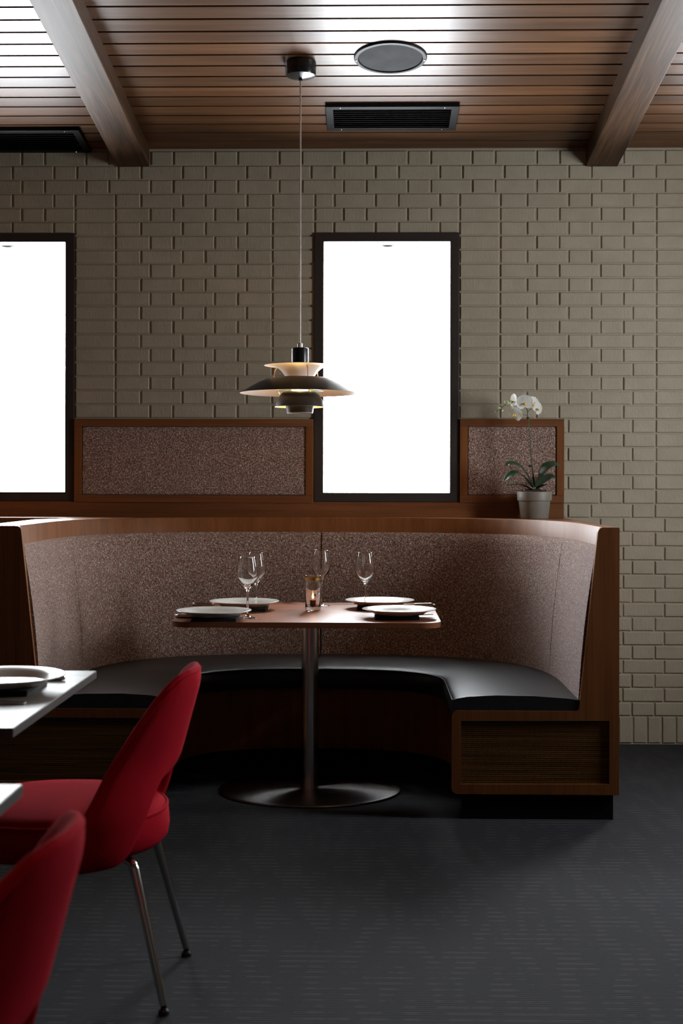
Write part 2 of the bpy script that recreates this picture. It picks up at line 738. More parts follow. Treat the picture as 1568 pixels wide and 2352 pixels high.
def brick_mesh(w, h):
    key = (round(w, 3), round(h, 3))
    if key in brick_cache:
        return brick_cache[key]
    d, bv = .0062, .0034
    a, b_, a2, b2 = w / 2, h / 2, w / 2 - bv, h / 2 - bv
    ring = lambda p, q, y: [(-p, y, -q), (p, y, -q), (p, y, q), (-p, y, q)]
    v = ring(a, b_, .004) + ring(a, b_, -d + bv) + ring(a2, b2, -d)
    f = [(8, 9, 10, 11)]
    for o in (0, 4):
        for i in range(4):
            j = (i + 1) % 4
            f.append((o + i, o + j, o + 4 + j, o + 4 + i))
    me = bpy.data.meshes.new('brick')
    me.from_pydata(v, [], f)
    me.materials.append(M['brick'])
    brick_cache[key] = me
    return me


bricks = []                       # (x0, x1, z0, z1, visible size)


def in_jamb(x):
    for a, b_ in ((172, 265), (625, 722), (1054, 1147), (1505, 1604), (-254, -161), (1937, 2030)):
        if a - 3 < x < b_ + 3:
            return True
    return any(abs(x - q) < 44 for q in (265, 625, 1147, 1505, -254, 2030))


for k in range(-5, 35):
    ya, yb = 509 + PITCH * k, 509 + PITCH * (k + 1)
    off = 271 if k % 2 == 0 else 345
    js = []
    for m_ in range(-9, 14):
        js += [off + 147.5 * m_, off + 147.5 * m_ + 52.5]
    if k >= -2 and ya < 1150:
        js = [x for x in js if not in_jamb(x)]
        js += [172, 265, 625, 722, 1054, 1147, 1505, 1604, -161, -254, 1937, 2030]
    js = sorted(x for x in js if -790 < x < 2080)
    ztop, zbot = W(846, ya)[1], W(846, yb)[1]
    if k == -5:
        ztop = W(846, 346)[1]
    for x0, x1 in zip(js, js[1:]):
        if x1 - x0 < 14:
            continue
        skip, yb2 = False, yb
        for a, b_ in WINX:
            if x0 > a - 4 and x1 < b_ + 4 and yb > Y0W and ya < Y1W:
                if ya < Y0W - 8:
                    yb2 = Y0W + 1
                else:
                    skip = True
        if skip:
            continue
        X0, X1 = W(x0, 850)[0], W(x1, 850)[0]
        zb = W(846, yb2)[1]
        vis = 1.0
        if x1 < -2 or x0 > 1570:
            vis = 0
        if (172 < (x0 + x1) / 2 < 720 or 1055 < (x0 + x1) / 2 < 1292) and ya > 955:
            vis = 0
        if x1 < 1300 and ya > 1150 or x1 < 1424 and ya > 1195:
            vis = 0
        bricks.append((X0, X1, zb, ztop, vis * (X1 - X0)))
# soldier course at the foot of the wall
zs0, zs1 = .004, W(846, 641 + 1000)[1]
x = -790
while x < 2080:
    X0, X1 = W(x, 850)[0], W(x + 33, 850)[0]
    bricks.append((X0, X1, zs0, zs1, (X1 - X0) * 2 if x > 1415 and x < 1568 else 0))
    x += 33
bricks.sort(key=lambda q: -q[4])
rest_v, rest_f = [], []
for i, (x0, x1, z0, z1, s) in enumerate(bricks):
    me = brick_mesh(x1 - x0 - .0095, z1 - z0 - (.0065 if z1 - z0 < .1 else .006))
    lc = Vector(((x0 + x1) / 2 + random.uniform(-.0008, .0008), random.uniform(-.0012, .0012), (z0 + z1) / 2))
    rt = (random.uniform(-.006, .006), random.uniform(-.004, .004), random.uniform(-.004, .004))
    if i < 300 and s > 0:
        o = link('brick', me, None, wall, lc, rt)
    else:
        n0 = len(rest_v)
        rest_v += [tuple(v.co + lc) for v in me.vertices]
        rest_f += [tuple(n0 + q for q in p.vertices) for p in me.polygons]
me = bpy.data.meshes.new('brick_field')
me.from_pydata(rest_v, [], rest_f)
tag(link('brick_field', me, M['brick'], wall), kind='stuff')

# ---- windows
for i, (a, b_) in enumerate(WINX):
    x0, x1 = W(a, 850)[0], W(b_, 850)[0]
    z0, z1 = W(890, Y1W)[1], W(890, Y0W)[1]
    fw, fh = .044, .043
    wroot = thing('window_%d' % (i + 1), ['tall bright window at the left edge of the picture', 'tall bright window behind the pendant lamp', 'tall window beyond the right edge of the picture'][i], None, ((x0 + x1) / 2, 0, z0), kind='structure')
    hw, hh = (x1 - x0) / 2, z1 - z0
    out = [(-hw, 0), (hw, 0), (hw, hh), (-hw, hh)]
    inn = [(-hw + fw, fh), (hw - fw, fh), (hw - fw, hh - fh), (-hw + fw, hh - fh)]
    fo = link('window_frame', plate_mesh('window_frame', out, [inn], -.016, .075), M['frame'], wroot)
    bevel_mod(fo, .002)
    box('window_pane', -hw + fw - .008, hw - fw + .008, .045, .051, fh - .008, hh - fh + .008, M['pane'], wroot)
    portal(((x0 + x1) / 2, .16, (z0 + z1) / 2), (R(-90), 0, 0), hw * 2 - .05, hh - .05)

# wall top trim shadow gap and outside soffit
sof = box('trim_1', XL - .5, XR + 1.5, .22, 1.06, 2.55, 2.62, M['white'])
tag(sof, 'white soffit outside above the windows', None, None, 'structure')
for i, px in enumerate((16, 890)):
    X, Y, Z = P(px, 562, D + .93)
    t = thing('soffit_downlight', ['round downlight in the soffit outside the left window', 'round downlight in the soffit outside the middle window'][i], 'downlight', (X, .93, 2.55), group='downlights in the soffit outside')
    lathe('rim', [(.026, 0), (.026, -.010), (.034, -.013), (.038, -.010), (.038, 0)], M['black'], t, n=32)
    lathe('lens', [(0, -.002), (.026, -.002)], M['white'], t, n=32)

# ---- other walls (out of the frame)
# right wall: long window band that lights the room from the right
gx0, gx1, gz0, gz1 = -1.95, -1.47, 1.25, 2.35
wr = link('wall_right', plate_mesh('wall_right', [(YF, 0), (0.2, 0), (0.2, 4.2), (YF, 4.2)], [[(gx0, gz0), (gx1, gz0), (gx1, gz1), (gx0, gz1)]], XR, XR + .05, 'x'), M['plaster'])
tag(wr, 'brown plaster side wall with a long window, out of the picture', None, None, 'structure')
w4 = thing('window_4', 'long side window out of the picture on the right', None, (XR, 0, 0), kind='structure')
n_m = 1
for i in range(n_m + 1):
    yy = gx0 + (gx1 - gx0) * i / n_m
    box('mullion', .01, .04, yy - .02, yy + .02, gz0, gz1, M['frame'], w4)
box('window_pane', .022, .028, gx0, gx1, gz0, gz1, M['pane'], w4)
portal((XR + .06, (gx0 + gx1) / 2, (gz0 + gz1) / 2), (0, R(90), 0), gz1 - gz0, gx1 - gx0)
for nm, args in (('wall_left', (XL - .2, XL, YF, .2, 0, 4.2)), ('wall_front', (XL, XR, YF - .2, YF, 0, 4.2))):
    tag(box(nm, *args, M['plaster']), 'plain plaster wall out of the picture', None, None, 'structure')

# ---- ceiling: boards over a dark backing
ceil = thing('ceiling', 'sloping ceiling of narrow brown timber boards with dark gaps', None, (0, 0, ZC), kind='structure')
ceil.rotation_euler = (-CA, 0, 0)
LEN = -YF / math.cos(CA) + .3
box('backing', XL - .1, XR + .1, -LEN, .3, .016, .05, M['groove'], ceil)
YB = [(341.5 - 20.0 * 0, 0)]
BP = .1048
bmb = bmesh.new()
box_into(bmb, XL - .1, XR + .1, -BP + .0105, 0, 0, .016, .0018, 1)
bme = mesh(bmb, 'board')
bme.materials.append(M['board'])
nb = int(LEN / BP)
for i in range(nb):
    link('board', bme, None, ceil, (0, -i * BP + .0, 0))

# ---- beams
for i, (pa, pb, lab) in enumerate(((269.5, 343.5, 'walnut ceiling beam nearest the left edge, running over the red chairs'), (1344.5, 1417, 'walnut ceiling beam nearest the right edge, above the orchid'))):
    X0, X1 = P(pa, 383, D)[0], P(pb, 383, D)[0]
    zb = P(pa, 383.5, D)[2]
    t = thing('ceiling_beam', lab, 'beam', ((X0 + X1) / 2, 0, zb), group='walnut ceiling beams')
    t.rotation_euler = (-CA, 0, 0)
    hw = (X1 - X0) / 2
    box('timber', -hw, hw, -LEN + .1, .0, 0, (ZC - zb) + .004, M['beam'], t, .003, 2)

# ---- rail under the windows
xa, xb = W(-420, 1155)[0], W(1293.5, 1155)[0]
zr0, zr1 = W(846, 1196)[1], W(846, 1153)[1]
tag(box('trim_2', xa, xb, -.022, .004, zr0, zr1, M['venx'], None, .0015), 'cherry wood rail under the windows above the banquette', None, None, 'structure')

# ---- upholstered wall panels
for i, (pa, pb, lab) in enumerate(((173, 719.5, 'long tweed wall panel in a cherry frame left of the middle window'), (1055.5, 1293.5, 'short tweed wall panel in a cherry frame behind the orchid'), (-720, -162, 'tweed wall panel in a cherry frame beyond the left window'))):
    X0, z1 = W(pa, 962.5)
    X1, z0 = W(pb, 1155)
    t = thing('wall_panel', lab, 'wall panel', ((X0 + X1) / 2, 0, z0), group='tweed wall panels')
    hw, hh, fw = (X1 - X0) / 2, z1 - z0, .036
    box('rail', -hw, hw, -.028, .0, hh - fw, hh, M['venx'], t, .0015)
    box('rail', -hw, hw, -.028, .0, 0, fw, M['venx'], t, .0015)
    box('stile', -hw, -hw + fw, -.0278, .0, fw, hh - fw, M['ven'], t, .0015)
    box('stile', hw - fw, hw, -.0278, .0, fw, hh - fw, M['ven'], t, .0015)
    box('fabric_pad', -hw + fw + .0015, hw - fw - .0015, -.022, -.003, fw + .0015, hh - fw - .0015, M['tweed'], t, .006, 3)


# ---- ceiling fittings: helper that puts a thing flat on the sloping ceiling at a pixel
def on_ceiling(x, y):
    x, y = unroll(x, y)
    # ray: from camera through the pixel, meets z = ZC - SLOPE * Y
    t = (x - 784) / F
    dx = t * math.cos(YAW) - math.sin(YAW)
    dy = math.cos(YAW) + t * math.sin(YAW)
    dz = -(y - HOR) / F
    k = (ZC + SLOPE * D - EYE) / (dz + SLOPE * dy)
    return Vector((dx * k, -D + dy * k, EYE + dz * k))


p = on_ceiling(896.5, 131)
spk = thing('ceiling_speaker', 'round dark grey ceiling speaker above the air vent', 'speaker', p)
spk.rotation_euler = (-CA, 0, 0)
r_ = .1475
lathe('rim', [(r_, .002), (r_, -.004), (r_ - .003, -.008), (r_ - .016, -.009), (r_ - .019, -.005), (r_ - .019, .002)], M['ventm'], spk, n=64)
lathe('grille', [(0, -.0075), (.05, -.0073), (r_ - .02, -.0045), (r_ - .02, .001)], M['grille'], spk, n=64)
for sx in (-1, 1):
    lathe('screw', [(0, -.0115), (.003, -.011), (.004, -.008), (.004, -.006)], M['steel'], spk, (sx * (r_ - .009), .012, 0), n=10)


def vent(pl, pr, pt, pb, lab):
    a, b_ = on_ceiling((pl + pr) / 2, pt), on_ceiling((pl + pr) / 2, pb)
    xl, xr = on_ceiling(pl, pt)[0], on_ceiling(pr, pt)[0]
    mid = (a + b_) / 2
    t = thing('air_vent', lab, 'air vent', ((xl + xr) / 2, mid.y, mid.z), group='black slot air vents')
    t.rotation_euler = (-CA, 0, 0)
    hw, hd = (xr - xl) / 2, abs((a - b_).length) / 2
    out = [(-hw, -hd), (hw, -hd), (hw, hd), (-hw, hd)]
    fx, fy = .033, .03
    inn = [(-hw + fx, -hd + fy), (hw - fx, -hd + fy), (hw - fx, hd - fy), (-hw + fx, hd - fy)]
    bevel_mod(link('frame', plate_mesh('frame', out, [inn], -.018, .001, 'z'), M['ventm'], t), .002)
    box('back', -hw + fx, hw - fx, -hd + fy, hd - fy, -.0025, -.0005, M['black'], t)
    n = 9
    for k in range(n):
        yy = -hd + fy + (2 * (hd - fy)) * (k + .5) / n
        bm = bmesh.new()
        box_into(bm, -hw + fx - .001, hw - fx + .001, -.009, .009, -.0008, .0008, .0005, 1)
        o = link('slat', mesh(bm, 'slat'), M['ventm'], t, (0, yy, -.0105), (R(42), 0, 0))
    for sx in (-.78, .78):
        for sy in (-1, 1):
            lathe('screw', [(0, -.0205), (.003, -.020), (.004, -.0175)], M['chrome'], t, (sx * hw, sy * (hd - fy * .45), 0), n=10)


vent(747, 1055, 236.5, 291.5, 'black slotted air vent on the ceiling behind the speaker')
vent(-140, 182, 293, 343, 'black air vent in the ceiling corner beyond the left beam')

# ================================================================== BANQUETTE
XC = -.222                            # centre line of the booth
YFR = P(1200, 1500, 4.99)[1]          # front plane of the end panels
bq = thing('banquette', 'curved booth banquette with tweed back, black leather seat and cherry wood ends', 'banquette', (XC, 0, 0))


def upath(a, yb, ys, n, yf, m=44):
    """right half of a U-shaped plan line, from the front to the centre back, evenly spaced"""
    pts = [(a, yf)]
    for k in range(201):
        t = math.pi / 2 * k / 200
        pts.append((a * max(math.cos(t), 0) ** (2 / n), ys + (yb - ys) * math.sin(t) ** (2 / n)))
    d = [0]
    for p0, p1 in zip(pts, pts[1:]):
        d.append(d[-1] + math.hypot(p1[0] - p0[0], p1[1] - p0[1]))
    out, j = [], 0
    for k in range(m + 1):
        s = d[-1] * k / m
        while j < len(d) - 2 and d[j + 1] < s:
            j += 1
        u = 0 if d[j + 1] == d[j] else (s - d[j]) / (d[j + 1] - d[j])
        out.append((pts[j][0] + (pts[j + 1][0] - pts[j][0]) * u, pts[j][1] + (pts[j + 1][1] - pts[j][1]) * u))
    return out


YS_B, YB_B, A_B, N_B = -1.08, -.15, 1.0, 2.75         # seat / back junction
YS_I, YB_I, A_I, N_I = -1.03, -.645, .53, 2.7         # front edge of the seat


def outer(da, yf=YFR, m=44):
    return upath(A_B + da, YB_B + da * .8, YS_B, N_B, yf, m)


def inner(da, yf=YFR, m=44):
    return upath(A_I + da, YB_I + da, YS_I, N_I, yf, m)


def loft(name, rows, side, mat, closed=True, parent=bq, smooth=35):
    """rows: list of (plan polyline, z or list of z); a closed section swept along the half U; side = +1 right, -1 left"""
    m = len(rows[0][0])
    v, f = [], []
    for pl, z in rows:
        for i, (x, y) in enumerate(pl):
            v.append((x * side, y, z[i] if hasattr(z, '__len__') else z))
    nr = len(rows)
    for j in range(nr if closed else nr - 1):
        j2 = (j + 1) % nr
        for i in range(m - 1):
            f.append((j * m + i, j * m + i + 1, j2 * m + i + 1, j2 * m + i))
    if closed:
        f.append(tuple(j * m for j in range(nr)))
        f.append(tuple(j * m + m - 1 for j in range(nr)))
    me = raw(name, v, f)
    o = link(name, me, mat, parent, smooth=True)
    sharp(o, smooth)
    return o


ZT = 1.079                                             # top of the banquette
ZP = .402                                              # top of the end-panel lip
SEAT = .446
yf_c = YFR + .028                                      # cushions start behind the end panels


def cut(pl, eps):
    """pull the last point back from the centre line so that a seam shows"""
    return pl[:-1] + [(eps, pl[-1][1])]


for s in (1, -1):
    nm = 'right' if s > 0 else 'left'
    # leather seat
    def I(da, z):
        return (cut(inner(da, YFR + .004), .0012), z)

    def O(da, z):
        return (cut(outer(da, YFR + .004), .0012), z)

    def mix(k, z):
        a, b_ = inner(0, YFR + .004), outer(0, YFR + .004)
        return (cut([(p0[0] + (p1[0] - p0[0]) * k, p0[1] + (p1[1] - p0[1]) * k) for p0, p1 in zip(a, b_)], .0012), z)
    rows = [I(.03, .352), I(.006, .355), I(0, .365), I(-.004, .40), I(0, SEAT - .017), I(.005, SEAT - .007), I(.018, SEAT - .001), mix(.12, SEAT + .006), mix(.35, SEAT + .012), mix(.65, SEAT + .010), mix(.9, SEAT + .002), O(0, SEAT - .004), O(.03, SEAT - .02), O(.03, .352)]
    sc = loft('seat_cushion', rows, s, M['leather'], smooth=60)
    pip = [(x * s, y, SEAT - .008) for x, y in cut(inner(.0025, YFR + .006), .002)]
    tube('piping', pip, .0032, M['leather'], sc, 8)
    # front end band of the cushion above the panel lip
    # tweed back
    def B(da, z, e=.003):
        return (cut(outer(da, yf_c - .006), e), z)
    def lean(z):
        return .068 * (z - SEAT) / (1.03 - SEAT)
    ztop = 1.024
    rows = []
    for z in (SEAT - .03, SEAT + .01, .52, .60, .70, .80, .88, .94):
        bulge = .010 * math.sin(math.pi * min(1, max(0, (z - SEAT) / (ztop - SEAT))))
        rows.append(B(lean(z) - bulge, z))
    for k in range(1, 7):
        a = math.pi / 2 * k / 6
        rows.append(B(lean(.96) - .004 + .058 * (1 - math.cos(a)), .960 + (ztop - .960) * math.sin(a)))
    rows.append(B(lean(ztop) + .065, ztop + .002))
    rows.append(B(lean(SEAT) + .06, SEAT - .03))
    bc = loft('back_cushion', rows, s, M['tweed'], smooth=70)
    # stitched seams in the upholstery
    pls = [outer(lean(z) - .010 * math.sin(math.pi * min(1, max(0, (z - SEAT) / (ztop - SEAT)))) - .0004, yf_c) for z in (SEAT + .02, .6, .75, .9, .985)]
    for frac in (15, 27):
        tube('seam', [(pl[frac][0] * s, pl[frac][1], z) for pl, z in zip(pls, (SEAT + .02, .6, .75, .9, .985))], .0012, M['tweed'], bc, 5)
    # veneer shell behind the cushion, its top showing as a curved lip
    so = lambda da, z: (outer(da, YFR + .024), z)
    rows = [so(.072, .93), so(.083, ZT - .004), so(.086, ZT), so(.110, ZT), so(.110, .93)]
    loft('back_shell', rows, s, M['ven'])
    # base: curved plywood front and black plinth
    bo = lambda da, z: (inner(da, YFR + .02), z)
    rows = [bo(.035, .09), bo(.035, .352), bo(.055, .352), bo(.055, .09)]
    loft('seat_base', rows, s, M['ven'])
    rows = [(inner(.075, YFR + .03), 0), (inner(.075, YFR + .03), .088), (inner(.095, YFR + .03), .088), (inner(.095, YFR + .03), 0)]
    loft('plinth', rows, s, M['black'])

# ---- end panels (cut from the photograph's outline, built at their real distance)
EP = 4.99


def ep(x, y):
    X, _, Z = P(x, y, EP)
    return X - XC, Z


# right end
zb_ = ep(1200, 1825)[1]
xr_ = ep(1422, 1500)[0]
xl_ = ep(1037, 1700)[0]
xt_ = ep(1374, 1212)[0]
xj_ = ep(1329, 1625)[0]
outl = [(xl_, zb_), (xr_, zb_), (xr_, ZT), (xt_, ZT), (xj_, ZP), (xl_, ZP)]
outl = round_poly(outl, [.022, .0, .004, .02, .012, .022], 5)
hr = [ep(1058.5, 1801), ep(1399, 1801), ep(1399, 1656), ep(1058.5, 1656)]
pr = bevel_mod(link('end_panel', plate_mesh('end_panel', outl, [hr], YFR - .0, YFR + .026), M['ven'], bq), .004, 3)
box('rattan_panel', hr[0][0] - .004, hr[1][0] + .004, YFR + .008, YFR + .02, hr[0][1] - .004, hr[2][1] + .004, M['rattan'], pr)
box('side_panel', xr_ - .022, xr_ - .001, YFR + .0262, -.0225, zb_, ZT - .001, M['ven'], bq)
box('plinth', xl_ + .04, ep(1409, 1850)[0], YFR + .012, YFR + .05, 0, zb_, M['black'], bq)
box('plinth', ep(1409, 1850)[0] - .02, ep(1409, 1850)[0], YFR + .05, -.03, 0, zb_, M['black'], bq)
# left end: shared with the next booth, runs on to the left
xl2 = ep(-330, 1500)[0]
xi_ = ep(383, 1700)[0]
xt2 = ep(47.5, 1208)[0]
xj2 = ep(91, 1625)[0]
outl = [(xl2, zb_), (xi_, zb_), (xi_, ZP), (xj2, ZP), (xt2, ZT), (xl2, ZT)]
outl = round_poly(outl, [0, .022, .022, .012, .02, 0], 5)
hl = [(xl2 + .04, hr[0][1]), (xi_ - .035, hr[0][1]), (xi_ - .035, hr[2][1]), (xl2 + .04, hr[2][1])]
pl_ = bevel_mod(link('end_panel', plate_mesh('end_panel', outl, [hl], YFR, YFR + .026), M['ven'], bq), .004, 3)
box('rattan_panel', hl[0][0] - .004, hl[1][0] + .004, YFR + .008, YFR + .02, hl[0][1] - .004, hl[2][1] + .004, M['rattan'], pl_)
box('plinth', xl2, xi_ - .04, YFR + .012, YFR + .05, 0, zb_, M['black'], bq)
box('side_panel', xl2, xl2 + .02, YFR + .0262, -.0225, 0, ZT - .001, M['ven'], bq)

# ---- top: capping board behind the curved lip, with an open pocket on the left
cap_r = outer(.109, YFR + .0265)
outline = [(x, y) for x, y in cap_r] + [(-x, y) for x, y in cap_r[-2::-1]]
outline += [(xl2, YFR + .0265), (xl2, -.0225), (xr_, -.0225), (xr_, YFR + .0265)]
hx0, hx1 = xl2 + .05, -A_B - .235
hole = [(hx0, YFR + .09), (hx1, YFR + .09), (hx1 - .01, -.55), (hx1 + .10, -.33), (hx1 + .02, -.26), (hx0, -.26)]
top = link('top_cap', plate_mesh('top_cap', outline, [hole], ZT - .022, ZT - .0008, 'z'), M['venx'], bq)
box('pocket_floor', hx0 - .02, hx1 + .14, YFR + .05, -.2, ZT - .2, ZT - .19, M['black'], bq)

# ================================================================== BOOTH TABLE
TZ = .72
tx0, ty = G(388, 1428.5, TZ)
tx1, _ = G(1013.5, 1428.5, TZ)
_, tyb = G(720, 1384, TZ)
TCX, TCY = (tx0 + tx1) / 2, (ty + tyb) / 2
bt = thing('booth_table', 'cherry topped table on a steel pedestal inside the curved booth', 'table', (TCX, TCY, 0))
hw, hd = (tx1 - tx0) / 2, (tyb - ty) / 2
tt = link('table_top', plate_mesh('table_top', round_poly([(-hw, -hd), (hw, -hd), (hw, hd), (-hw, hd)], .075, 10), [], TZ - .021, TZ, 'z'), M['lami'], bt)
bevel_mod(tt, .003, 2)
pr_ = .0345
lathe('column', [(pr_, .0095), (pr_, TZ - .03)], M['steel'], bt, n=48)
lathe('collar', [(pr_, TZ - .034), (.11, TZ - .031), (.12, TZ - .0215), (0, TZ - .0215)], M['ventm'], bt, n=32)
dx0 = G(500, 1812, .01)[0]
dx1 = G(921, 1812, .01)[0]
dya, dyb = G(710, 1851, .01)[1], G(710, 1772, .01)[1]
ba = (dx1 - dx0) / 2
bb = (dyb - dya) / 2
base = lathe('base_disc', [(0, .0105), (.05, .0105), (.5, .0102), (.96, .010), (.992, .0085), (1.0, .004), (.99, 0), (0, 0)], M['disc'], bt, n=96, ax=ba, ay=bb)
base.location = (0, (dya + dyb) / 2 - TCY, 0)

# ---- plates
plate_prof = [(0, .004), (.085, .004), (.095, .0065), (.105, .014), (.14, .0225), (.143, .0225), (.1435, .0205), (.11, .0115), (.098, .003), (.09, 0), (.08, 0), (.078, .002), (0, .002)]
plate_me = lathe_mesh('china_plate', plate_prof, 64)
plate_me.materials.append(M['china'])
for p_ in plate_me.polygons:
    p_.use_smooth = True


def place_plate(X, Y, z, lab, grp, sc=1.0):
    o = link('dinner_plate', plate_me, None, None, (X, Y, z))
    o.scale = (sc, sc, sc)
    return tag(o, lab, 'plate', grp)


def napkin(X, Y, z, lab, grp, wx=.17, wy=.2):
    bm = bmesh.new()
    for k in range(3):
        box_into(bm, -wx / 2 + .002 * k, wx / 2, -wy / 2 + .002 * k, wy / 2 - .001 * k, .0045 * k, .0045 * k + .0044, .0018, 2)
    o = link('folded_napkin', mesh(bm, 'folded_napkin'), M['napkin'], None, (X, Y, z))
    return tag(o, lab, 'napkin', grp)


NT = .0137
specs = [((491, 1401), 'front left', 1), ((561, 1380), 'back left', 1), ((872, 1377.5), 'back right', -1), ((916.5, 1398), 'front right', -1)]
for (px, py), wh, face in specs:
    X, Y = G(px, py, TZ + NT + .022)
    napkin(X + .01 * face, Y, TZ + .0004, 'folded black napkin under the %s plate of the booth table' % wh, 'black napkins on the booth table')
    place_plate(X, Y, TZ + NT + .0006, {'front left': 'white china plate with a knife before it, front left on the booth table', 'back left': 'white china plate behind the pair of wine glasses on the booth table', 'back right': 'white china plate behind the lone right wine glass on the booth table', 'front right': 'white china plate with a fork before it, front right on the booth table'}[wh], 'plates on the booth table')

# ---- cutlery
def fork_mesh():
    bm = bmesh.new()
    # centre line along +x: handle end at 0, tines end at .2
    sec = [(0, .0105, .003), (.01, .0115, .0032), (.06, .008, .006), (.10, .0048, .0105), (.125, .0045, .0085), (.138, .011, .004), (.150, .0125, .0035)]
    for (a, wa, za), (b_, wb, zb) in zip(sec, sec[1:]):
        vs = [bm.verts.new(q) for q in ((a, -wa, za), (a, wa, za), (b_, wb, zb), (b_, -wb, zb), (a, -wa, za - .002), (a, wa, za - .002), (b_, wb, zb - .002), (b_, -wb, zb - .002))]
        for q in ((0, 1, 2, 3), (4, 7, 6, 5), (0, 4, 5, 1), (1, 5, 6, 2), (2, 6, 7, 3), (3, 7, 4, 0)):
            bm.faces.new([vs[i] for i in q])
    for k in range(4):
        y = -.0105 + .007 * k
        pts = [(.149, .0035), (.170, .0035), (.188, .007), (.2, .0115)]
        for (a, za), (b_, zb) in zip(pts, pts[1:]):
            wa = .0017
            vs = [bm.verts.new(q) for q in ((a, y - wa, za), (a, y + wa, za), (b_, y + wa, zb), (b_, y - wa, zb), (a, y - wa, za - .0018), (a, y + wa, za - .0018), (b_, y + wa, zb - .0018), (b_, y - wa, zb - .0018))]
            for q in ((0, 1, 2, 3), (4, 7, 6, 5), (0, 4, 5, 1), (1, 5, 6, 2), (2, 6, 7, 3), (3, 7, 4, 0)):
                bm.faces.new([vs[i] for i in q])
    bmesh.ops.remove_doubles(bm, verts=bm.verts[:], dist=1e-5)
    return mesh(bm, 'fork')


fork_me = fork_mesh()
fork_me.materials.append(M['silver'])


def place_fork(X, Y, z, ang, lab, grp, flip=False):
    o = link('dinner_fork', fork_me, None, None, (X, Y, z + (.0115 if flip else 0)), (R(180) if flip else 0, 0, ang))
    return tag(o, lab, 'fork', grp)


kn_h = lathe_mesh('handle', [(0, 0), (.006, .002), (.0085, .02), (.007, .085), (.0065, .09), (0, .0905)], 12, 1, .75)
kn_h.materials.append(M['silver'])
bmk = bmesh.new()
prof = [(.088, -.005), (.15, -.0095), (.195, -.009), (.215, -.001), (.21, .005), (.15, .007), (.088, .005)]
t_, b__ = [bmk.verts.new((a, q, .0009)) for a, q in prof], [bmk.verts.new((a, q, -.0007)) for a, q in prof]
bmk.faces.new(t_)
bmk.faces.new(b__[::-1])
for i in range(len(prof)):
    j = (i + 1) % len(prof)
    bmk.faces.new((t_[i], b__[i], b__[j], t_[j]))
kn_b = mesh(bmk, 'blade')
kn_b.materials.append(M['silver'])


def place_knife(X, Y, z, ang, lab, grp):
    t = thing('table_knife', lab, 'knife', (X, Y, z + .0066), ang, grp)
    link('handle', kn_h, None, t, None, (0, R(90), 0), smooth=True)
    link('blade', kn_b, None, t)
    return t


GC = 'cutlery on the booth table'
zc_ = TZ + .0005
# front left setting: knife before the plate, fork behind it
X, Y = G(402, 1419.5, zc_)
place_knife(X, Y, zc_, R(2), 'silver knife along the front edge of the booth table, left corner', GC)
X, Y = G(448, 1394, zc_)
place_fork(X, Y, zc_ + .001, R(3), 'silver fork behind the front left plate, only tines showing', GC)
# back left setting
X, Y = G(441, 1391.5, zc_)
place_knife(X, Y, zc_, R(-2), 'silver knife at the left end before the back left plate', GC)
X, Y = G(578, 1385.5, zc_)
place_fork(X, Y + .02, zc_, R(-8), 'silver fork with tines out past the back left plate', GC)
# back right setting, facing left
X, Y = G(860, 1387, zc_)
place_knife(X, Y, zc_, R(180 + 12), 'silver knife beside the candle glass, left of the back right plate', GC)
X, Y = G(985, 1391, zc_)
place_fork(X, Y, zc_, R(180 - 4), 'silver fork between the two right plates', GC)
# front right setting
X, Y = G(994, 1416.5, zc_)
place_fork(X, Y - .004, zc_, R(180 + 3), 'silver fork before the front right plate, resting tines down', GC, True)
X, Y = G(1000, 1393, zc_)
place_knife(X, Y, zc_, R(180 + 2), 'silver knife at the right end of the booth table behind the front plate', GC)

# ---- wine glasses
H = .236
outer_p = [(0, 0), (.0355, 0), (.0365, .0008), (.0355, .0016), (.028, .0026), (.012, .006), (.0058, .013), (.0040, .025), (.0037, .06), (.0042, .095), (.0065, .108), (.012, .117), (.024, .130), (.0345, .143), (.0395, .155), (.0405, .166), (.0395, .180), (.0365, .200), (.0325, .222), (.0292, H - .001), (.0288, H), (.0284, H - .001), (.0315, .222), (.0353, .200), (.0382, .180), (.0390, .166), (.0378, .1565), (.0326, .1465), (.0215, .1345), (.010, .1245), (.0045, .1215), (0, .121)]
wg_me = lathe_mesh('wine_glass', outer_p, 40)
wg_me.materials.append(M['glass'])
for p_ in wg_me.polygons:
    p_.use_smooth = True
for (px, py), lab in (((568.5, 1420), 'front wine glass of the close left pair on the booth table'), ((588, 1402), 'rear wine glass of the close left pair on the booth table'), ((737, 1391.5), 'wine glass standing behind the candle glass'), ((838, 1402), 'lone wine glass between the two right plates and the candle')):
    X, Y = G(px, py, TZ)
    tag(link('wine_glass', wg_me, None, None, (X, Y, TZ + .0005)), lab, 'wine glass', 'wine glasses on the booth table')

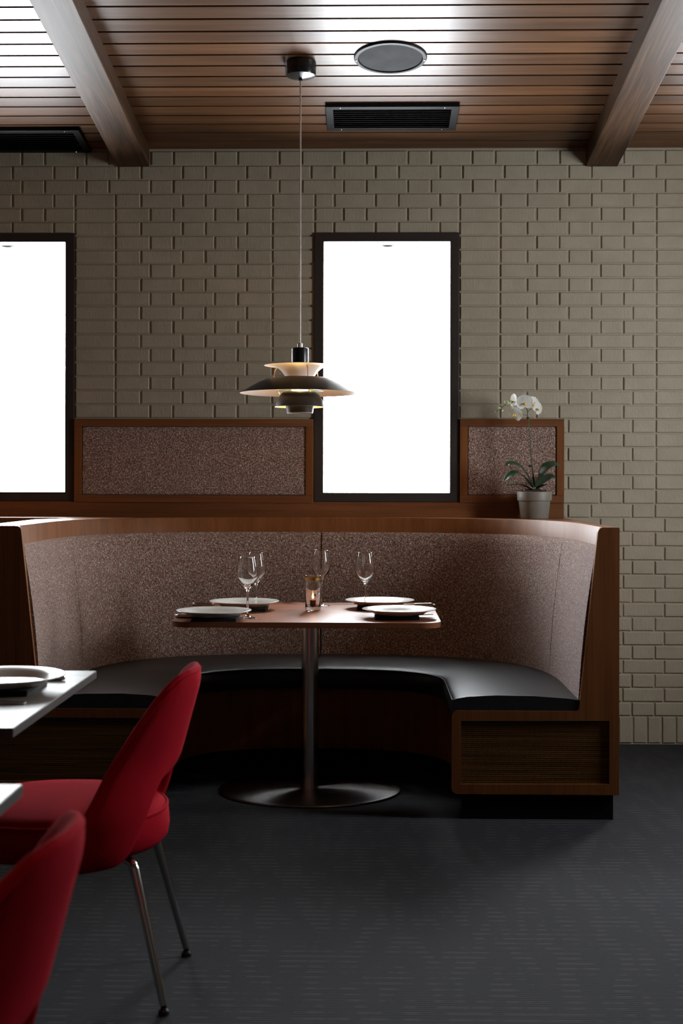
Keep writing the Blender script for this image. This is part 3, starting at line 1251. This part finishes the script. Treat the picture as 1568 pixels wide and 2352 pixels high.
# ---- candle glass
X, Y = G(718.5, 1403.5, TZ)
cg = thing('candle_glass', 'straight glass tumbler with a gold rim band and a lit candle', 'candle', (X, Y, TZ + .0005))
hgt, rr = .145, .0322
lathe('tumbler', [(0, 0), (rr - .003, 0), (rr - .001, .002), (rr - .0005, .02), (rr, hgt - .001), (rr - .001, hgt), (rr - .002, hgt - .001), (rr - .0026, .024), (rr - .006, .018), (0, .017)], M['glass'], cg, n=40)
lathe('gold_band', [(rr + .0002, hgt - .02), (rr + .0005, hgt - .02), (rr + .0005, hgt - .009), (rr + .0002, hgt - .009), (rr + .0002, hgt - .02)], M['gold'], cg, n=40)
lathe('candle', [(0, .0175), (.012, .0175), (.0125, .02), (.0125, .041), (.011, .043), (0, .042)], M['amber'], cg, n=24)
lathe('flame', [(0, .046), (.003, .049), (.0045, .054), (.0034, .061), (.0012, .069), (0, .073)], M['flame'], cg, n=16)
tube('wick', [(0, 0, .042), (0, .0005, .05)], .0007, M['black'], cg, 6)

# ================================================================== PENDANT LAMP
LD = 1.775 * F / 1000
lx, ly, _ = P(688.5, 905, LD)
pl = thing('pendant_lamp', 'black layered pendant lamp hanging over the booth table', 'lamp', (lx, ly, 0))


def lz(yz):
    return P(688, 760 + yz / 4.612, LD)[2]


S1 = .385e-3
sh = M['shade_black']
wh = M['shade_white']
zc2 = zceil(ly)
# canopy on the ceiling, follows the level rather than the slope
lathe('ceiling_canopy', [(0, zc2 - .072), (.008, zc2 - .072), (.008, zc2 - .064), (.045, zc2 - .058), (.060, zc2 - .052), (.0625, zc2 - .046), (.0645, zc2 - .008), (.0645, zc2 + .004)], M['blackgloss'], pl, n=48)
tube('cord', [(0, 0, zc2 - .06), (0, 0, lz(140))], .0033, M['cord'], pl, 10)
lathe('cord_grip', [(.0035, lz(125)), (.008, lz(130)), (.0105, lz(138)), (.0105, lz(182))], M['ivory'], pl, n=20)
lathe('socket_cap', [(0, lz(181)), (.031, lz(181)), (.0345, lz(186)), (.0355, lz(196)), (.0355, lz(348))], M['blackgloss'], pl, n=40)
# top shade: flared trumpet
zt_ = lambda q: lz(q)
prof_in = [(.146, 368), (.125, 366), (.105, 376), (.088, 398), (.074, 430), (.063, 470), (.056, 505)]
ts = lathe('top_shade', [(r, zt_(q)) for r, q in prof_in], wh, pl, n=64)
lathe('top_shade_cover', [(.1462, zt_(368)), (.1455, zt_(364)), (.10, zt_(352)), (.035, zt_(344))], sh, ts, n=64)
# main shade
prof_o = [(.104, 497), (.116, 500), (.140, 516), (.168, 546), (.200, 592), (.226, 632), (.2445, 660)]
ms = lathe('main_shade', [(r, zt_(q)) for r, q in prof_o], sh, pl, n=80)
lathe('main_shade_lining', [(r - .0012, zt_(q + 4)) for r, q in prof_o[:-1]] + [(.2445, zt_(661))], wh, ms, n=80)
# inner reflector ring under the main shade
lathe('inner_reflector', [(.060, zt_(600)), (.080, zt_(618)), (.0965, zt_(634)), (.0965, zt_(638)), (.075, zt_(630))], M['reflector'], pl, n=64)
# lower bowl
prof_b = [(.060, 645), (.068, 650), (.078, 672), (.089, 715), (.097, 760), (.1015, 806)]
lb = lathe('lower_bowl', [(r, zt_(q)) for r, q in prof_b], sh, pl, n=64)
lathe('lower_bowl_lining', [(r - .0012, zt_(q + 4)) for r, q in prof_b[:-1]] + [(.1015, zt_(807))], wh, lb, n=64)
cup = lathe('bottom_cup', [(.0585, zt_(770)), (.0575, zt_(800)), (.0535, zt_(868))], sh, pl, n=48)
lathe('bottom_cup_lining', [(.0573, zt_(770)), (.0563, zt_(800)), (.0533, zt_(869)), (.0525, zt_(872)), (.045, zt_(862)), (0, zt_(850))], wh, cup, n=48)
for k in range(3):
    a = R(-70 + 120 * k)
    c, s_ = math.cos(a), math.sin(a)
    tube('strut', [(c * r, s_ * r, zt_(q)) for r, q in ((.096, 385), (.1065, 420), (.109, 460), (.109, 505))], .0017, M['brass'], pl, 6)
    a += R(12)
    c, s_ = math.cos(a), math.sin(a)
    tube('strut', [(c * r, s_ * r, zt_(q)) for r, q in ((.092, 625), (.085, 660), (.080, 690))], .0014, M['brass'], pl, 6)
lathe('bulb', [(0, zt_(665)), (.020, zt_(655)), (.035, zt_(620)), (.038, zt_(590)), (.034, zt_(555)), (.020, zt_(515)), (.014, zt_(490)), (.014, zt_(360))], M['bulb'], pl, n=24)

# ================================================================== ORCHID
ox, oy, oz = P(1227, 1191, 6.30)
oz = ZT
orc = thing('potted_orchid', 'white flowering orchid in a taupe pot on the banquette top', 'plant', (ox, oy, oz))
k_ = 6.30 / F
lathe('pot', [(0, 0), (.063, 0), (.064, .002), (.0735, .082), (.0795, .083), (.082, .122), (.081, .124), (.079, .123), (.077, .09), (0, .09)], M['pot'], orc, n=56)
soil = lathe('bark', [(0, .136), (.025, .134), (.055, .127), (.0765, .117), (.0765, .095)], M['soil'], orc, n=40)
for k in range(26):
    a, r = random.uniform(0, 6.28), random.uniform(.01, .066)
    bm = bmesh.new()
    s0 = random.uniform(.006, .011)
    box_into(bm, -s0, s0, -s0 * .6, s0 * .6, -s0 * .4, s0 * .4, .002, 1)
    link('bark_chip', mesh(bm, 'bark_chip'), M['soil'], orc, (r * math.cos(a), r * math.sin(a), .137 - r * .22), (random.uniform(-.6, .6), random.uniform(-.6, .6), a))


def oz_(x, y, dep=0.0):
    """orchid local point from a pixel"""
    X, Y, Z = P(x, y, 6.30 + dep)
    return Vector((X - ox, Y - oy, Z - oz))


def leaf(name, spine, wid, mat, parent, fold=.25, up=None):
    """leaf blade along spine (list of Vector) with half widths; a V fold along the midrib"""
    v, f = [], []
    n = len(spine)
    for i, p0 in enumerate(spine):
        t = (spine[min(i + 1, n - 1)] - spine[max(i - 1, 0)]).normalized()
        side = t.cross(up or Vector((0, 0, 1)))
        side = side.normalized() if side.length > 1e-4 else Vector((0, 1, 0))
        nor = side.cross(t).normalized()
        for k in (-1, -.5, 0, .5, 1):
            v.append(tuple(p0 + side * wid[i] * k + nor * abs(k) * wid[i] * fold))
    for i in range(n - 1):
        for k in range(4):
            f.append((i * 5 + k, i * 5 + k + 1, (i + 1) * 5 + k + 1, (i + 1) * 5 + k))
    me = raw(name, v, f)
    o = link(name, me, mat, parent, smooth=True)
    sm = o.modifiers.new('solid', 'SOLIDIFY')
    sm.thickness = .0016
    sb = o.modifiers.new('sub', 'SUBSURF')
    sb.levels = sb.render_levels = 1
    return o


def spl(pts, n=9):
    """Catmull-Rom through points"""
    pts = [Vector(p) for p in pts]
    out = []
    q = [pts[0]] + pts + [pts[-1]]
    seg = len(pts) - 1
    for k in range(n):
        u = seg * k / (n - 1)
        i = min(int(u), seg - 1)
        t = u - i
        a, b_, c, d = q[i], q[i + 1], q[i + 2], q[i + 3]
        out.append(.5 * ((2 * b_) + (-a + c) * t + (2 * a - 5 * b_ + 4 * c - d) * t * t + (-a + 3 * b_ - 3 * c + d) * t ** 3))
    return out


def widths(n, w, tip=.15):
    return [w * (.35 + .65 * math.sin(math.pi * min(1, (.08 + .92 * i / (n - 1)) ** 1.1)) if i < n - 1 else tip) for i in range(n)]


base_ = oz_(1227, 1120)
lv = [([(1224, 1118, 0), (1207, 1085, -.03), (1190, 1068, -.05), (1170, 1064, -.06), (1164, 1070, -.065)], .026),
      ([(1222, 1120, -.01), (1207, 1100, -.05), (1190, 1086, -.08), (1172, 1090, -.10), (1158, 1105, -.11)], .024),
      ([(1220, 1124, -.02), (1205, 1116, -.06), (1190, 1112, -.08), (1172, 1113, -.09), (1162, 1115, -.09)], .014),
      ([(1229, 1119, -.01), (1241, 1093, -.04), (1256, 1072, -.05), (1275, 1066, -.04), (1289, 1074, -.03)], .034),
      ([(1230, 1120, .03), (1243, 1106, .06), (1256, 1098, .08), (1268, 1094, .08), (1276, 1098, .08)], .028),
      ([(1232, 1123, .0), (1243, 1117, -.03), (1252, 1114, -.05), (1260, 1113, -.05)], .018)]
for pts, w in lv:
    sp_ = spl([oz_(x, y, d) for x, y, d in pts], 11)
    leaf('leaf', sp_, [w * math.sin(math.pi * (.12 + .83 * i / 10)) ** .7 for i in range(11)], M['leaf'], orc, .22, Vector((0, -.45, 1)) if w > .02 else None)
stem_px = [(1228, 1120, 0), (1222, 1070, -.01), (1217, 1010, -.01), (1213, 970, -.01), (1211, 955, -.01), (1211, 943, -.015), (1204, 932, -.03), (1194, 925, -.04), (1182, 924, -.05), (1172, 921, -.05), (1160, 930, -.05), (1146, 941, -.05), (1131, 950, -.05)]
sp_ = spl([oz_(*q) for q in stem_px], 46)
tube('stem', sp_, [.0030 - .0019 * i / 45 for i in range(46)], M['stem'], orc, 8)
tube('stake', [oz_(1225, 1120, .006), oz_(1219, 1045, 0), oz_(1214, 965, -.004)], .0013, M['stem'], orc, 6)
for x, y in ((1217, 1070), (1212, 960)):
    p0 = oz_(x, y, -.012)
    lathe('clip', [(0, -.006), (.006, -.003), (.0065, .003), (0, .006)], M['soil'], orc, p0, n=12)


def petal_mesh(L, Wd, cup=.25, n=8):
    v, f = [], []
    for i in range(n):
        t = i / (n - 1)
        w = Wd * math.sin(math.pi * min(1, .06 + .86 * t ** .85)) ** .65
        for k in range(-3, 4):
            u = k / 3
            v.append((u * w, L * t * (1 - .06 * u * u), cup * (u * u * w * .7 + L * .35 * t * t)))
    for i in range(n - 1):
        for k in range(6):
            f.append((i * 7 + k, i * 7 + k + 1, (i + 1) * 7 + k + 1, (i + 1) * 7 + k))
    return raw('petal', v, f)


pm_wide, pm_nar = petal_mesh(.036, .026, .15), petal_mesh(.034, .0155, .2)
for q in (pm_wide, pm_nar):
    q.materials.append(M['petal'])
    for p_ in q.polygons:
        p_.use_smooth = True
lip_me = lathe_mesh('lip', [(0, .002), (.0045, .003), (.0065, .008), (.005, .014), (.002, .017), (0, .0175)], 12, 1.2, .8)
lip_me.materials.append(M['lip'])


def flower(pos, yaw, pitch, roll, sc=1.0):
    """faces local +z; oriented by yaw about world z, pitch up/down; z axis initially points to the camera (-Y)"""
    t = bpy.data.objects.new('flower', petal_set())
    C.objects.link(t)
    t.parent = orc
    t.matrix_local = Matrix.Translation(pos) @ Matrix.Rotation(yaw, 4, 'Z') @ Matrix.Rotation(pitch, 4, 'X') @ Matrix.Rotation(R(90), 4, 'X') @ Matrix.Rotation(roll, 4, 'Z') @ Matrix.Scale(sc, 4)
    o = link('lip', lip_me, None, t, (0, -.003, .003), (R(25), 0, 0))
    return t


_ps = []


def petal_set():
    if _ps:
        return _ps[0]
    v, f = [], []
    for src, ang, zoff in ((pm_nar, 0, 0), (pm_nar, 125, 0), (pm_nar, -125, 0), (pm_wide, 68, .002), (pm_wide, -68, .002)):
        a = R(ang)
        n0 = len(v)
        for q in src.vertices:
            x_, y_, z_ = q.co
            v.append((x_ * math.cos(a) - y_ * math.sin(a), x_ * math.sin(a) + y_ * math.cos(a), z_ + zoff))
        f += [tuple(n0 + i for i in p_.vertices) for p_ in src.polygons]
    me = bpy.data.meshes.new('flower')
    me.from_pydata(v, [], f)
    me.materials.append(M['petal'])
    for p_ in me.polygons:
        p_.use_smooth = True
    _ps.append(me)
    return me


for x, y, d, yaw, pitch, roll, sc in ((1204, 925, -.05, -6, 0, 8, 1.12), (1222, 927, -.03, 28, 4, -25, 1.0), (1233, 938, -.02, 42, 6, -40, .9), (1186, 951, -.05, -38, 8, -35, .98), (1181, 921, -.03, -72, 0, 10, 1.05)):
    flower(oz_(x, y, d), R(yaw), R(pitch), R(roll), sc)
bud_me = lathe_mesh('bud', [(0, 0), (.005, .003), (.0085, .010), (.008, .019), (.004, .027), (0, .030)], 14)
bud_me.materials.append(M['bud'])
for p_ in bud_me.polygons:
    p_.use_smooth = True
for x, y, d, sc, rx, ry in ((1170, 928, -.055, 1.0, 20, -60), (1176, 934, -.06, .6, 130, 20), (1150, 938, -.055, .62, 30, -70), (1155, 941, -.06, .45, 140, 10), (1138, 947, -.05, .28, 40, -60), (1133, 950, -.05, .22, 40, -60)):
    o = link('bud', bud_me, None, orc, oz_(x, y, d), (R(rx), R(ry), 0))
    o.scale = (sc, sc, sc)
for a, b_ in (((1211, 945, -.015), (1222, 938, -.03)), ((1211, 955, -.01), (1201, 952, -.04)), ((1190, 925, -.04), (1186, 920, -.03))):
    tube('flower_stalk', [oz_(*a), oz_(*b_)], .0012, M['stem'], orc, 6)


# ================================================================== RED CHAIRS
def interp(tab, x):
    if x <= tab[0][0]:
        return tab[0][1]
    for (a, fa), (b_, fb) in zip(tab, tab[1:]):
        if x <= b_:
            t = (x - a) / (b_ - a)
            t = t * t * (3 - 2 * t) if False else t
            return fa + (fb - fa) * t
    return tab[-1][1]


def make_chair(lab, loc):
    """faces -X; local origin on the floor under the seat centre"""
    t = thing('dining_chair', lab, 'chair', loc, 0, 'red upholstered dining chairs')
    # seat: round pad, squarer at the front
    v, f = [], []
    prof = [(.0, .352), (.80, .350), (.93, .356), (.985, .372), (1.0, .398), (.99, .428), (.965, .441), (.93, .449), (.80, .459), (.5, .466), (0, .468)]
    n = 56
    for k in range(n):
        a = 2 * math.pi * k / n
        c, s = math.cos(a), math.sin(a)
        e = 2.0 if c > 0 else 2.6
        rr_ = (abs(c) ** e + abs(s) ** e) ** (-1 / e)
        for r, z in prof:
            v.append((rr_ * r * c * (.25 if c > 0 else .265), rr_ * r * s * .255, z))
    m = len(prof)
    for k in range(n):
        k2 = (k + 1) % n
        for i in range(m - 1):
            f.append((k * m + i, k2 * m + i, k2 * m + i + 1, k * m + i + 1))
    seat = link('seat', raw('seat', v, f), M['red'], t, smooth=True)
    pts = []
    for k in range(n + 1):
        a = 2 * math.pi * k / n
        c, s = math.cos(a), math.sin(a)
        e = 2.0 if c > 0 else 2.6
        rr_ = (abs(c) ** e + abs(s) ** e) ** (-1 / e) * .972
        pts.append((rr_ * c * (.25 if c > 0 else .265), rr_ * s * .255, .4405))
    tube('welt', pts, .0045, M['red'], seat, 8)
    # back shell: wraps round the seat, open above the seat at the rear
    ztop = [(0, .790), (16, .789), (26, .781), (33, .763), (39, .733), (46, .682), (54, .605), (62, .530), (69, .478), (75, .43), (80, .40)]
    zbot = [(0, .525), (14, .522), (20, .508), (24, .47), (27, .42), (30, .375), (33, .352), (40, .345), (80, .345)]
    PH = 80
    nu, nv = 79, 17
    T = .042
    grid = {}
    v, f = [], []
    for side in (0, 1):
        for i in range(nu):
            ph = -PH + 2 * PH * i / (nu - 1)
            za, zb = interp(zbot, abs(ph)), interp(ztop, abs(ph))
            for j in range(nv):
                q = j / (nv - 1)
                z = za + (zb - za) * q
                rear = .318 - .27 * (.79 - z)                    # rear line leans back
                rad = .262
                ex = (1 - math.cos(R(ph))) * rad
                low = min(1, max(0, (.60 - z) / .16))
                low = low * low * (3 - 2 * low)
                ee = 1.0 - .30 * low
                ex = (1 - math.cos(R(ph)) ** ee) * rad
                cx = rear - ex
                cy = math.copysign(abs(math.sin(R(ph))) ** ee * (rad + .026 * low), ph)
                # pillow thickness: full in the middle, thin at the rim
                ev = min(q, 1 - q) * max(zb - za, .03)
                eu = (PH - abs(ph)) / 57.3 * rad
                e = min(ev, eu)
                th = T * (.22 + .78 * min(1, (e / .045)) ** .5)
                nx, ny = math.cos(R(ph)), math.sin(R(ph))
                off = th / 2 if side else -th / 2
                grid[(side, i, j)] = len(v)
                v.append((cx + nx * off, cy + ny * off, z))
    for side in (0, 1):
        for i in range(nu - 1):
            for j in range(nv - 1):
                f.append((grid[side, i, j], grid[side, i + 1, j], grid[side, i + 1, j + 1], grid[side, i, j + 1]))
    for i in range(nu - 1):
        for j in (0, nv - 1):
            f.append((grid[0, i, j], grid[0, i + 1, j], grid[1, i + 1, j], grid[1, i, j]))
    for j in range(nv - 1):
        for i in (0, nu - 1):
            f.append((grid[0, i, j], grid[0, i, j + 1], grid[1, i, j + 1], grid[1, i, j]))
    back = link('backrest', raw('backrest', v, f), M['red'], t, smooth=True)
    sb = back.modifiers.new('sub', 'SUBSURF')
    sb.levels = sb.render_levels = 1
    # seam a little in from the rear edge of the outline
    pts = []
    for i in range(6, nu - 6):
        a, b_ = Vector(v[grid[1, i, nv - 1]]), Vector(v[grid[1, i, nv - 2]])
        pts.append(a * .35 + b_ * .65)
    tube('seam', pts, .0022, M['red'], back, 6)
    # legs
    for (ax, ay, bx, by) in ((.185, .15, .268, .195), (.185, -.15, .268, -.195), (-.16, .16, -.205, .205), (-.16, -.16, -.205, -.205)):
        a, b_ = Vector((ax, ay, .353)), Vector((bx, by, .022))
        pts = [Vector((ax * .72, ay * .72, .347)), Vector((ax * .9, ay * .9, .346)), a + Vector((0, 0, -.012)), a + (b_ - a) * .08, b_]
        lg = tube('leg', pts, [.0105, .0105, .0115, .012, .0095], M['chrome'], t, 14)
        lathe('foot', [(0, .024), (.007, .024), (.0072, .014), (.0125, .009), (.0135, 0), (0, 0)], M['blackgloss'], lg, (bx, by, 0), n=20)
    return t


def copy_tree(o, parent=None):
    c = o.copy()
    C.objects.link(c)
    if parent is not None:
        c.parent = parent
    for ch in list(o.children):
        copy_tree(ch, c)
    return c


ch1 = make_chair('red upholstered chair with chrome legs, whole, beside the booth opening', (-.743, P(400, 2200, 3.335)[1], 0))
ch2 = copy_tree(ch1)
ch2['label'] = 'nearest red upholstered chair, cut off by the lower left corner'
ch2.location = (-.707, 1.775 - D, 0)

# ================================================================== LEFT DINING TABLES
TH = .74


def dining_table(x1, yb, yf, wx, lab):
    xm, ym = x1 - wx / 2, (yb + yf) / 2
    t = thing('dining_table', lab, 'table', (xm, ym, 0), 0, 'pale topped dining tables')
    hw, hd = wx / 2, abs(yb - yf) / 2
    tp = box('table_top', -hw, hw, -hd, hd, TH - .020, TH, M['ash'], t, .0015)
    for sgn in (-1, 1):
        box('edge_band', sgn * hw - .0006, sgn * hw + .0006, -hd + .0015, hd - .0015, TH - .0185, TH - .0015, M['edge'], t)
        box('edge_band', -hw + .0015, hw - .0015, sgn * hd - .0006, sgn * hd + .0006, TH - .0185, TH - .0015, M['edge'], t)
    lathe('column', [(.035, .012), (.035, TH - .02)], M['steel'], t, n=32)
    lathe('base_disc', [(0, .012), (.23, .010), (.235, .004), (.23, 0), (0, 0)], M['disc'], t, n=64)
    return t


xa_, ya_ = G(214, 1540.5, TH)
xb_, yb_2 = G(40, 1672.5, TH)
XE = (xa_ + xb_) / 2
dining_table(XE, ya_, yb_2, .78, 'pale grey dining table with a set plate beside the red chair')
xc_, yc_ = G(52, 1801, TH)
dining_table(xc_, yc_, yc_ - .84, .78, 'pale grey dining table whose corner shows before the nearest chair')
px_, py_ = XE - .158, 3.235 - D
GD = 'cutlery on the dining table'
napkin(px_, py_, TH + .0004, 'black napkin under the plate on the left dining table', None)
place_plate(px_, py_, TH + NT * .0 + .0145, 'large shiny white plate on the left dining table', None, 1.04)
kx, ky = G(150, 1563, TH)
place_knife(kx, ky, TH + .0005, R(180), 'knife with its handle showing behind the plate on the left dining table', GD)
kx, ky = G(58, 1617, TH)
place_fork(kx, ky, TH + .0005, R(180), 'fork with its handle showing before the plate on the left dining table', GD)

# ================================================================== warm house lights behind the camera
for x_, y_ in ((-.6, -5.2), (1.2, -4.4), (.6, -7.2)):
    warm_spot((x_, y_, zceil(y_) - .06), 15, col=(1, .62, .34))
